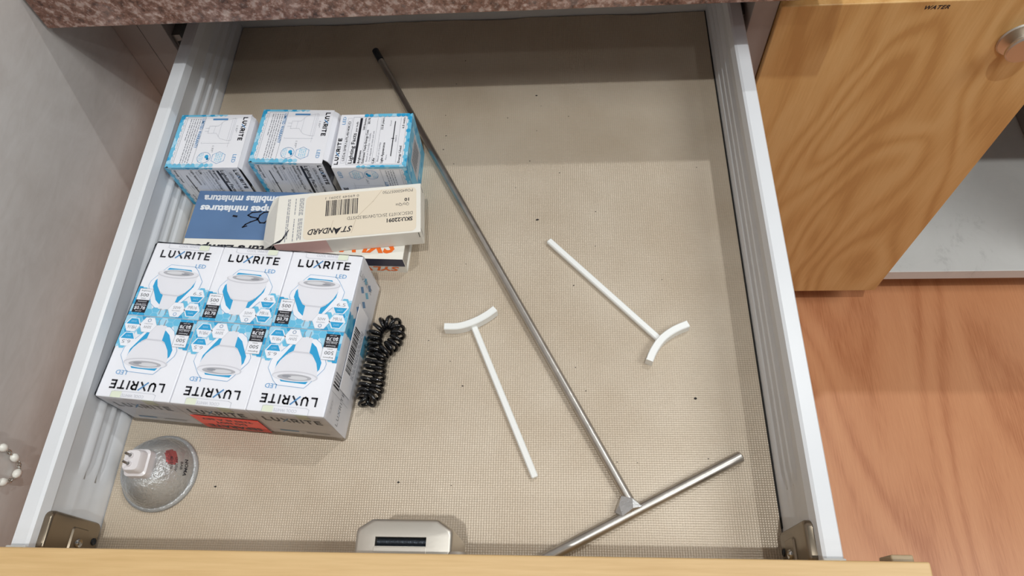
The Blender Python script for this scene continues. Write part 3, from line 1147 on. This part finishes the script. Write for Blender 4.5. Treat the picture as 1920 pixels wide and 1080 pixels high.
# film: loose skin around the whole pack
bm = bmesh.new()
rnd = random.Random(6)
loops = []
for k, (ins, z) in enumerate(((-.0018, .0004), (-.0016, .0030), (-.0009, .012), (-.0007, .030), (-.0007, .0455), (-.0002, .0480), (.0008, .0486), (.004, .0489), (.012, .0488))):
    q = []
    for x, y in rrect(ins, PW - ins, ins, PD - ins, .0035 if k < 3 else .002, 4):
        q.append((x, y))
    # subdivide the straight runs so the skin can pucker
    out = []
    for a, b in zip(q, q[1:] + q[:1]):
        L = math.dist(a, b)
        n = max(1, int(L / .006))
        for t in range(n):
            out.append((a[0] + (b[0] - a[0]) * t / n, a[1] + (b[1] - a[1]) * t / n, z + (rnd.uniform(-.0002, .0005) if 3 < k else 0)))
    loops.append(out)
n = min(len(L) for L in loops)
m_ = max(len(L) for L in loops)
res = []
for L in loops:
    res.append([L[int(i * len(L) / m_)] for i in range(m_)])
rings(bm, res, True, False, True)
fl = obj('shrink_film', bm, 'film', pk, 60)
fl['label'] = 'clear shrink wrap film'

# blue miniature-lamp carton ------------------------------------------------
bw, bd, bh = .1740, .0585, .0200
e = empty('lamp_carton', (.0136, .2226, 0), -.0455)
tag(e, 'flat blue and white lamp carton with orange lettering, under the ivory carton', 'box')
obj('carton_body', open_body(bw, bd, bh, .004, .0009), 'ivory_carton', e)
INK['steelblue'] = M['blue_carton']
INK['pblue'] = mat('ink_pblue', (230, 232, 236), .5)
C = Art(bw, bd)
C.items.append(([(0, 0), (bw, 0), (bw, .765 * bd), (0, .765 * bd)], [(0, 1, 2, 3)], 'steelblue', 1))
# here u grows to the left and v grows towards the viewer, so text is upside down from the camera
C.text('bombillas miniatura', .970, .075, .0062, 'pblue', .067, 'r', weight=.04, layer=3)
C.text('lampes miniatures', .972, .240, .0062, 'pblue', .067, 'r', weight=.04, layer=3)
C.text('Miniature Lamps', .945, .855, .0060, 'black', .083, 'r', weight=.03, shear=.2, layer=3)
C.text('SYLVANIA', .030, .690, .0135, 'orange', .085, 'l', weight=.03, shear=.25, layer=3)
sh = lambda P: [(u + .082, v) for u, v in P]
C.line(sh([(.721, .40), (.708, .406)]), .0017, 'marker', 4)
C.line(sh([(.648, .555), (.664, .575), (.655, .530), (.635, .490), (.610, .455), (.606, .430), (.640, .410), (.655, .385), (.640, .340), (.600, .325)]), .0011, 'marker', 4)
C.line(sh([(.585, .335), (.600, .380), (.604, .450), (.590, .500), (.570, .500), (.556, .440), (.552, .370), (.565, .325), (.585, .335)]), .0011, 'marker', 4)
C.line([(.585, .99), (.575, .90), (.545, .80)], .0009, 'marker', 4)
C.build('top_print', (bw, bd, bh), (-1, 0, 0), (0, -1, 0), e)
A = Art(bw, bh)
A.rect(0, .48, 1, 1, 'navy', 1)
A.build('side_band', (0, 0, 0), (1, 0, 0), (0, 0, 1), e)
A = Art(bw, bh)
A.text('SYLVANIA', .03, .58, .0062, 'orange', .058, 'l', weight=.03, shear=.25, layer=2)
A.build('side_lettering', (bw, 0, bh), (-1, 0, 0), (0, 0, -1), e)
bm = bmesh.new()
prism(bm, [(.0015, .0008), (bd - .0015, .0008), (bd - .003, bh - .004), (bd * .5, bh - .002), (.010, bh - .006), (.0015, bh - .003)], 0, bw - .0022, bw - .0016)
obj('inner_flap', bm, 'carton_grey', e)

# ivory carton on top ---------------------------------------------------------
iw, idp, ih = .1090, .0437, .0170
e = empty('lamp_carton', (.0945, .2186, .0203), .0850)
tag(e, 'ivory lamp carton with beige barcode label lying on the blue carton, left flap torn', 'box')
obj('carton_body', open_body(-0 + iw, idp, ih, .003, .0006) if False else box(bmesh.new(), 0, iw, 0, idp, 0, ih, .0006), 'ivory_carton', e)
A = Art(iw, idp)   # u to the left, v towards the viewer: print upside down from the camera
P = rrect(.03 * iw, .80 * iw, .07 * idp, .97 * idp, .004)
A.poly(P, 'beige', 1, False)
A.text('PO#4500057750', .055, .105, .0027, 'dgrey', .0229, layer=3)
A.text('10', .08, .29, .0029, 'black', .0035, weight=.03, layer=3)
A.text('Qty/Qte', .08, .39, .0026, 'dgrey', .0100, layer=3)
A.text('DESC:X10T3 25/CL/24V/S8.5D/STD', .055, .575, .0029, 'dgrey', .0490, layer=3)
A.text('SKU:22091', .055, .685, .0034, 'black', .0192, weight=.03, layer=3)
A.text('ST', .465, .765, .0050, 'black', .0086, shear=.35, weight=.02, layer=3)
A.poly([(.537, .765), (.574, .915), (.594, .765), (.572, .80)], 'black', 3)
A.text('NDARD', .586, .765, .0050, 'black', .0200, shear=.35, weight=.02, layer=3)
x = .435
rnd = random.Random(9)
while x < .655:
    t = rnd.choice([.0022, .0022, .0045, .0065])
    A.rect(x, .20, x + t, .52, 'black', 3)
    x += t + rnd.choice([.0022, .004, .006])
A.text('0 69549 22091 1', .430, .125, .0022, 'dgrey', .0255, layer=3)
rows = [('Standard is a trademark of', .085), ('Standard Products Inc.', .135), ('Standard est une marque de', .185), ('commerce', .235)]
for k in range(6):
    yy = .815 + k * .011 + (.02 if k > 2 else 0) + (.03 if k > 3 else 0)
    x0 = .10
    rr = random.Random(k)
    v = .10
    while v < (.45 if k % 3 else .40):
        L = rr.uniform(.03, .08)
        A.rect(yy, v, yy + .0055, v + L, 'grey', 2)
        v += L + .016
    v = .52
    while v < .93:
        L = rr.uniform(.03, .08)
        A.rect(yy, v, yy + .0055, v + L, 'grey', 2)
        v += L + .016
A.line([(.27, .08), (.33, .30), (.44, .60), (.47, .90)], .0004, 'tan', 2)
A.line([(.60, .62), (.615, .80), (.60, .88)], .0003, 'tan', 2)
A.build('label_print', (iw, idp, ih), (-1, 0, 0), (0, -1, 0), e)
A = Art(iw, ih)
A.rect(0, .0, .36, 1, 'pink', 1)
A.build('side_tint', (0, 0, 0), (1, 0, 0), (0, 0, 1), e)
# torn left flap, bent down onto the blue carton
bm = bmesh.new()
F = [(0.0, .0010), (-.0030, .0005), (-.0100, .0020), (-.0125, .012), (-.0118, .030), (-.0090, idp - .006), (-.0050, idp - .001), (0.0, idp - .0008)]
hz = lambda x: ih - .0003 + (x * .55 if x > -.006 else -.0033 + (x + .006) * 1.15)
lo = [bm.verts.new((x, y, hz(x) - .0006)) for x, y in F]
up = [bm.verts.new((x, y, hz(x))) for x, y in F]
bm.faces.new(up)
bm.faces.new(lo)
for i in range(len(F)):
    j = (i + 1) % len(F)
    bm.faces.new([lo[i], lo[j], up[j], up[i]])
bmesh.ops.triangulate(bm, faces=[f for f in bm.faces if len(f.verts) > 4])
f = obj('torn_flap', bm, 'ivory_carton', e)
A = Art(.02, .02)
A.poly([(.0, .0), (.30, .06), (.52, .34), (.60, .62), (.50, .52), (.36, .22)], 'marker', 1)
A.build('tear', (-.001, -.0002, ih), (1, 0, 0), (0, 1, 0), e)
A = Art(iw, ih)
A.line([(.984, .95), (.984, .60)], .0005, 'black', 1)
A.build('slot_mark', (0, 0, 0), (1, 0, 0), (0, 0, 1), e)
A = Art(idp, ih)
A.line([(.07, .98), (.07, .55), (.04, .45)], .0005, 'black', 1)
A.build('flap_slit', (iw, 0, 0), (0, 1, 0), (0, 0, 1), e)
A = Art(idp, ih)
A.line([(.93, .98), (.93, .55), (.96, .45)], .0005, 'black', 1)
A.build('flap_slit', (iw, 0, 0), (0, 1, 0), (0, 0, 1), e)

# ================================================================== HALOGEN REFLECTOR BULB, face down on the mat
e = empty('halogen_bulb', (.0322, .0603, 0))
tag(e, 'clear glass halogen reflector bulb lying face down by the left drawer wall', 'light bulb')


def bowl(t):
    """t 0 at the rim, 1 at the neck -> (r, z)"""
    r = .0238 - .0150 * t ** 1.25
    z = .0036 + .0205 * math.sin(t * PI / 2) ** .92
    return r, z


bm = bmesh.new()
prof = [(.0238, .0004), (.0252, .0002), (.0256, .0012), (.0252, .0030), (.0243, .0036)] + [bowl(t / 14) for t in range(15)]
lathe(bm, prof, 56)
ref = obj('reflector', bm, 'reflector', e, 60)
ref['label'] = 'clear silvery glass reflector bowl'
bm = bmesh.new()
lathe(bm, [(.0236, .0008), (.0258, .0003), (.0259, .0018), (.0254, .0031), (.0240, .0034)], 56)
obj('glass_rim', bm, 'clear_glass', e, 60)
bm = bmesh.new()
lathe(bm, [(.00001, .0009), (.0237, .0009)], 48)
obj('front_lens', bm, 'clear_glass', e)
bm = bmesh.new()
loops = []
for (hx, hy, z, r) in ((.0076, .0088, .0225, .003), (.0074, .0086, .0305, .003), (.0062, .0072, .0312, .003), (.0058, .0068, .0360, .003), (.0050, .0062, .0376, .003)):
    loops.append([(x, y, z) for x, y in rrect(-hx, hx, -hy, hy, r)])
rings(bm, loops, True, True, True)
cer = obj('ceramic_base', bm, 'ceramic', e, 35)
for dy in (-.00265, .00265):
    bm = bmesh.new()
    lathe(bm, [(.0016, .0372), (.0016, .0384), (.0010, .0392)], 14, (-.0006, dy, 0))
    obj('pin_collar', bm, 'ceramic', cer, 40)
    bm = bmesh.new()
    lathe(bm, [(.00075, .0375), (.00075, .0446), (.0003, .0452)], 12, (-.0006, dy, 0), True, True)
    obj('pin', bm, 'zinc', e, 40)
# filament capsule inside
bm = bmesh.new()
lathe(bm, [(.00001, .0085), (.0022, .0095), (.0030, .0125), (.0030, .0180), (.0022, .0225)], 16)
obj('capsule', bm, 'clear_glass', e, 60)


def on_bowl(th0, t0, sc):
    def fn(a, b, lift):
        t = t0 - b * sc                      # letters' up points to the rim
        th = th0 + (a) / .019
        r, z = bowl(max(0, min(1, t)))
        return ((r + lift * 2) * math.cos(th), (r + lift * 2) * math.sin(th), z + lift * 3)
    return fn


A = Art(.030, .018)
A.text('NOMA', .5, .72, .0022, 'black', .0095, 'c', weight=.03)
A.text('BAB', .48, .54, .0018, 'black', .0046, 'c', weight=.01)
A.text('12V 20W', .46, .34, .0018, 'black', .0092, 'c', weight=.01)
A.text('8D 0375', .44, .14, .0018, 'black', .0092, 'c', weight=.01)
for it in list(A.items):
    pass
A.items = [([(A.W - p[0], p[1]) for p in it[0]], it[1], it[2], it[3]) for it in A.items]
A.build('maker_print', (0, 0, 0), (1, 0, 0), (0, 1, 0), e, base=.0002, fn=on_bowl(-.72, .66, 34.0))
bm = bmesh.new()
gr = {}
for i in range(9):
    for j in range(7):
        th = .10 + .62 * i / 8
        t = .40 + .30 * j / 6
        r, z = bowl(t)
        gr[i, j] = bm.verts.new(((r + .0002) * math.cos(th), (r + .0002) * math.sin(th), z + .0003))
for i in range(8):
    for j in range(6):
        if math.hypot((i - 3.5) / 4.3, (j - 2.5) / 3.3) < 1:
            bm.faces.new([gr[i, j], gr[i + 1, j], gr[i + 1, j + 1], gr[i, j + 1]])
M['red_tint'] = film_mat('red_tint', (0.95, 0.35, 0.36), 0.05, 0.3)
f = obj('red_mark', bm, 'red_tint', e)
f['label'] = 'faint red printed mark'

# ================================================================== WHITE PLASTIC T HANDLES


def tee(name, head, stem, label, z0=.0001, hh=.0085, ht=.0052, sw=.0046):
    """head: arc points in plan (world); stem: (start,end) in plan"""
    c = Vector((stem[0][0], stem[0][1], 0))
    e = empty(name, c)
    tag(e, label, 'plastic handle', 'white plastic T handles')
    pts = [Vector((p[0], p[1], 0)) - c for p in smooth_path([(x, y, 0) for x, y in head], 6)]
    L = []
    for i, p in enumerate(pts):
        d = (pts[min(len(pts) - 1, i + 1)] - pts[max(0, i - 1)]).normalized()
        n = Vector((-d.y, d.x, 0)) * ht / 2
        q = .0006
        sec = [p + n + Vector((0, 0, z0 + q)), p + n + Vector((0, 0, z0 + hh - q)), p + n * .8 + Vector((0, 0, z0 + hh)), p - n * .8 + Vector((0, 0, z0 + hh)),
               p - n + Vector((0, 0, z0 + hh - q)), p - n + Vector((0, 0, z0 + q)), p - n * .8 + Vector((0, 0, z0)), p + n * .8 + Vector((0, 0, z0))]
        L.append(sec)
    bm = bmesh.new()
    rings(bm, L, True, True, True)
    obj('curved_head', bm, 'white_plastic', e, 35)
    a, b = Vector((*stem[0], 0)) - c, Vector((*stem[1], 0)) - c
    d = (b - a).normalized()
    n = Vector((-d.y, d.x, 0))
    bm = bmesh.new()
    L = []
    for p, k in ((a, 1), (b - d * .0005, 1), (b, .82)):
        L.append([p + n * (sw / 2 * k) * sx_ + Vector((0, 0, z0 + .0024 + sz_ * .0021 * k)) for sx_, sz_ in
                  ((1, .6), (.7, 1), (-.7, 1), (-1, .6), (-1, -.6), (-.7, -1), (.7, -1), (1, -.6))])
    rings(bm, L, True, True, True)
    obj('stem', bm, 'white_plastic', e)


tee('plastic_tee', [(.2203, .1655), (.2305, .1657), (.2408, .1690), (.2500, .1742), (.2566, .1795)], ((.2405, .1690), (.2864, .0592)),
    'white plastic T handle left of the long steel rod, curved head away from viewer')
tee('plastic_tee', [(.3937, .1665), (.3835, .1618), (.3748, .1552), (.3685, .1465), (.3648, .1385)], ((.3748, .1552), (.2956, .2398)),
    'white plastic T handle right of the long steel rod, curved head towards viewer')

# ================================================================== STEEL T ROD
e = empty('steel_rod', (.3478, .0428, 0))
tag(e, 'long grey steel rod with a welded T handle lying across the drawer', 'rod')
c = Vector((.3478, .0428, 0))
bm = bmesh.new()
frame_tube(bm, Vector((.1357, .4484, .0034)) - c, Vector((.3468, .0445, .0052)) - c, .0030, 18)
obj('long_rod', bm, 'steel_rod', e, 40)
bm = bmesh.new()
d = (Vector((.1357, .4484, 0)) - Vector((.3468, .0445, 0))).normalized()
frame_tube(bm, Vector((.1357, .4484, .0034)) - c - d * -.0002, Vector((.1357, .4484, .0034)) - c - d * .016, .00315, 18)
f = obj('dark_tip', bm, 'black_bolt', e, 40)
f['label'] = 'blackened rod tip'
bm = bmesh.new()
frame_tube(bm, Vector((.4195, .0736, .0041)) - c, Vector((.2880, .0070, .0041)) - c, .0037, 20)
obj('cross_bar', bm, 'steel_rod', e, 40)
# weld: facetted lump bridging the two bars
bm = bmesh.new()
dv = Vector((.1198, .0606, 0)).normalized()
nv = Vector((-dv.y, dv.x, 0))
rnd = random.Random(4)
ps = []
for a_, b_, z in ((-.0068, .0010, .0030), (.0068, .0010, .0030), (.0042, .0075, .0030), (-.0042, .0078, .0030), (-.0058, .0004, .0085), (.0056, .0002, .0086), (.0032, .0060, .0088), (-.0012, .0095, .0070),
                  (-.0046, .0060, .0074), (.0010, .0015, .0098), (-.0080, .0040, .0052)):
    ps.append(bm.verts.new(dv * a_ * 1.2 + nv * b_ * 1.25 + Vector((0, -.0055, z))))
bmesh.ops.convex_hull(bm, input=ps)
f = obj('weld', bm, 'weld', e)
f['label'] = 'bright filed weld lump'

# ================================================================== BLACK SPIRAL CORD
e = empty('spiral_cord', (.172, .135, 0))
tag(e, 'black coiled plastic cord twisted on the mat beside the wrapped pack', 'cord')
path = smooth_path([(.1752, .1160, .0072), (.1735, .1105, .0085), (.1702, .1085, .0095), (.1680, .1125, .0078), (.1680, .1200, .0064), (.1690, .1300, .0064), (.1703, .1400, .0064), (.1712, .1480, .0064),
                    (.1700, .1560, .0064), (.1712, .1640, .0064), (.1770, .1692, .0064), (.1842, .1672, .0064), (.1866, .1595, .0064), (.1842, .1525, .0066), (.1800, .1470, .0084), (.1770, .1420, .0092),
                    (.1760, .1340, .0082), (.1762, .1260, .0078), (.1760, .1190, .0074), (.1752, .1160, .0072)], 40)
cum = [0]
for a, b in zip(path, path[1:]):
    cum.append(cum[-1] + (b - a).length)
tot = cum[-1]
NT = 31
STEP = 900
pts = []
j = 0
up = Vector((0, 0, 1))
for i in range(STEP + 1):
    sgm = tot * i / STEP
    while j < len(cum) - 2 and cum[j + 1] < sgm:
        j += 1
    t = (sgm - cum[j]) / max(1e-9, cum[j + 1] - cum[j])
    p = path[j].lerp(path[j + 1], t)
    T = (path[min(j + 1, len(path) - 1)] - path[max(j - 1, 0)]).normalized()
    n = T.cross(up).normalized()
    b = n.cross(T)
    a = 2 * PI * NT * i / STEP
    R = .0045
    pts.append(p + (n * math.cos(a) + b * math.sin(a)) * R - Vector((.172, .135, 0)))
bm = bmesh.new()
tube(bm, pts, .00130, 8)
obj('coil', bm, 'black_plastic', e, 80)

# ================================================================== BEAD STRAND hanging on the grey wall
e = empty('bead_strand', (-.0735, .06, .06))
tag(e, 'string of white beads and silver links hanging against the grey wall', 'beads')
XB = .0034
line_ = smooth_path([(XB, .0150, .030), (XB, .0128, -.030), (XB, .0095, -.0490), (XB, .0035, -.0590), (XB, -.0045, -.0565), (XB, -.0085, -.049), (XB, -.0120, -.020), (XB, -.0135, .030)], 10)
bm = bmesh.new()
tube(bm, line_, .0003, 6)
obj('thread', bm, 'silver', e)
cum = [0]
for a, b in zip(line_, line_[1:]):
    cum.append(cum[-1] + (b - a).length)
k = 0
sgm = .004
while sgm < cum[-1] - .003:
    j = max(i for i in range(len(cum)) if cum[i] <= sgm)
    p = line_[j]
    T = (line_[min(j + 1, len(line_) - 1)] - line_[max(0, j - 1)]).normalized()
    rot = T.to_track_quat('Z', 'Y').to_matrix()
    bm = bmesh.new()
    if k % 2 == 0:
        lathe(bm, [(.00001, -.0034), (.0014, -.0030), (.0025, -.0016), (.0028, 0), (.0025, .0016), (.0014, .0030), (.00001, .0034)], 14)
        bmesh.ops.rotate(bm, verts=bm.verts, cent=(0, 0, 0), matrix=rot)
        bmesh.ops.translate(bm, verts=bm.verts, vec=p)
        obj('bead', bm, 'bead', e, 80)
    else:
        for q in range(3):
            an = q * 2.1
            rg = []
            for s_ in range(13):
                t = 2 * PI * s_ / 12
                v = Vector((.0013 * math.cos(t), 0, .0017 * math.sin(t)))
                v = Matrix.Rotation(an, 3, 'Z') @ v + Vector((0, 0, (q - 1) * .0019))
                rg.append(rot @ v + p)
            tube(bm, rg, .00035, 6)
        obj('silver_link', bm, 'silver', e, 60)
    sgm += .0066
    k += 1
bm = bmesh.new()
tube(bm, [(0.0, .001, .034), (.0055, .001, .034), (.0062, .001, .0365)], .0011, 10)
tube(bm, [(XB, .0150, .030), (XB, .006, .0345), (XB, -.0045, .0345), (XB, -.0135, .030)], .0003, 6)
obj('hook', bm, 'zinc', e, 60)
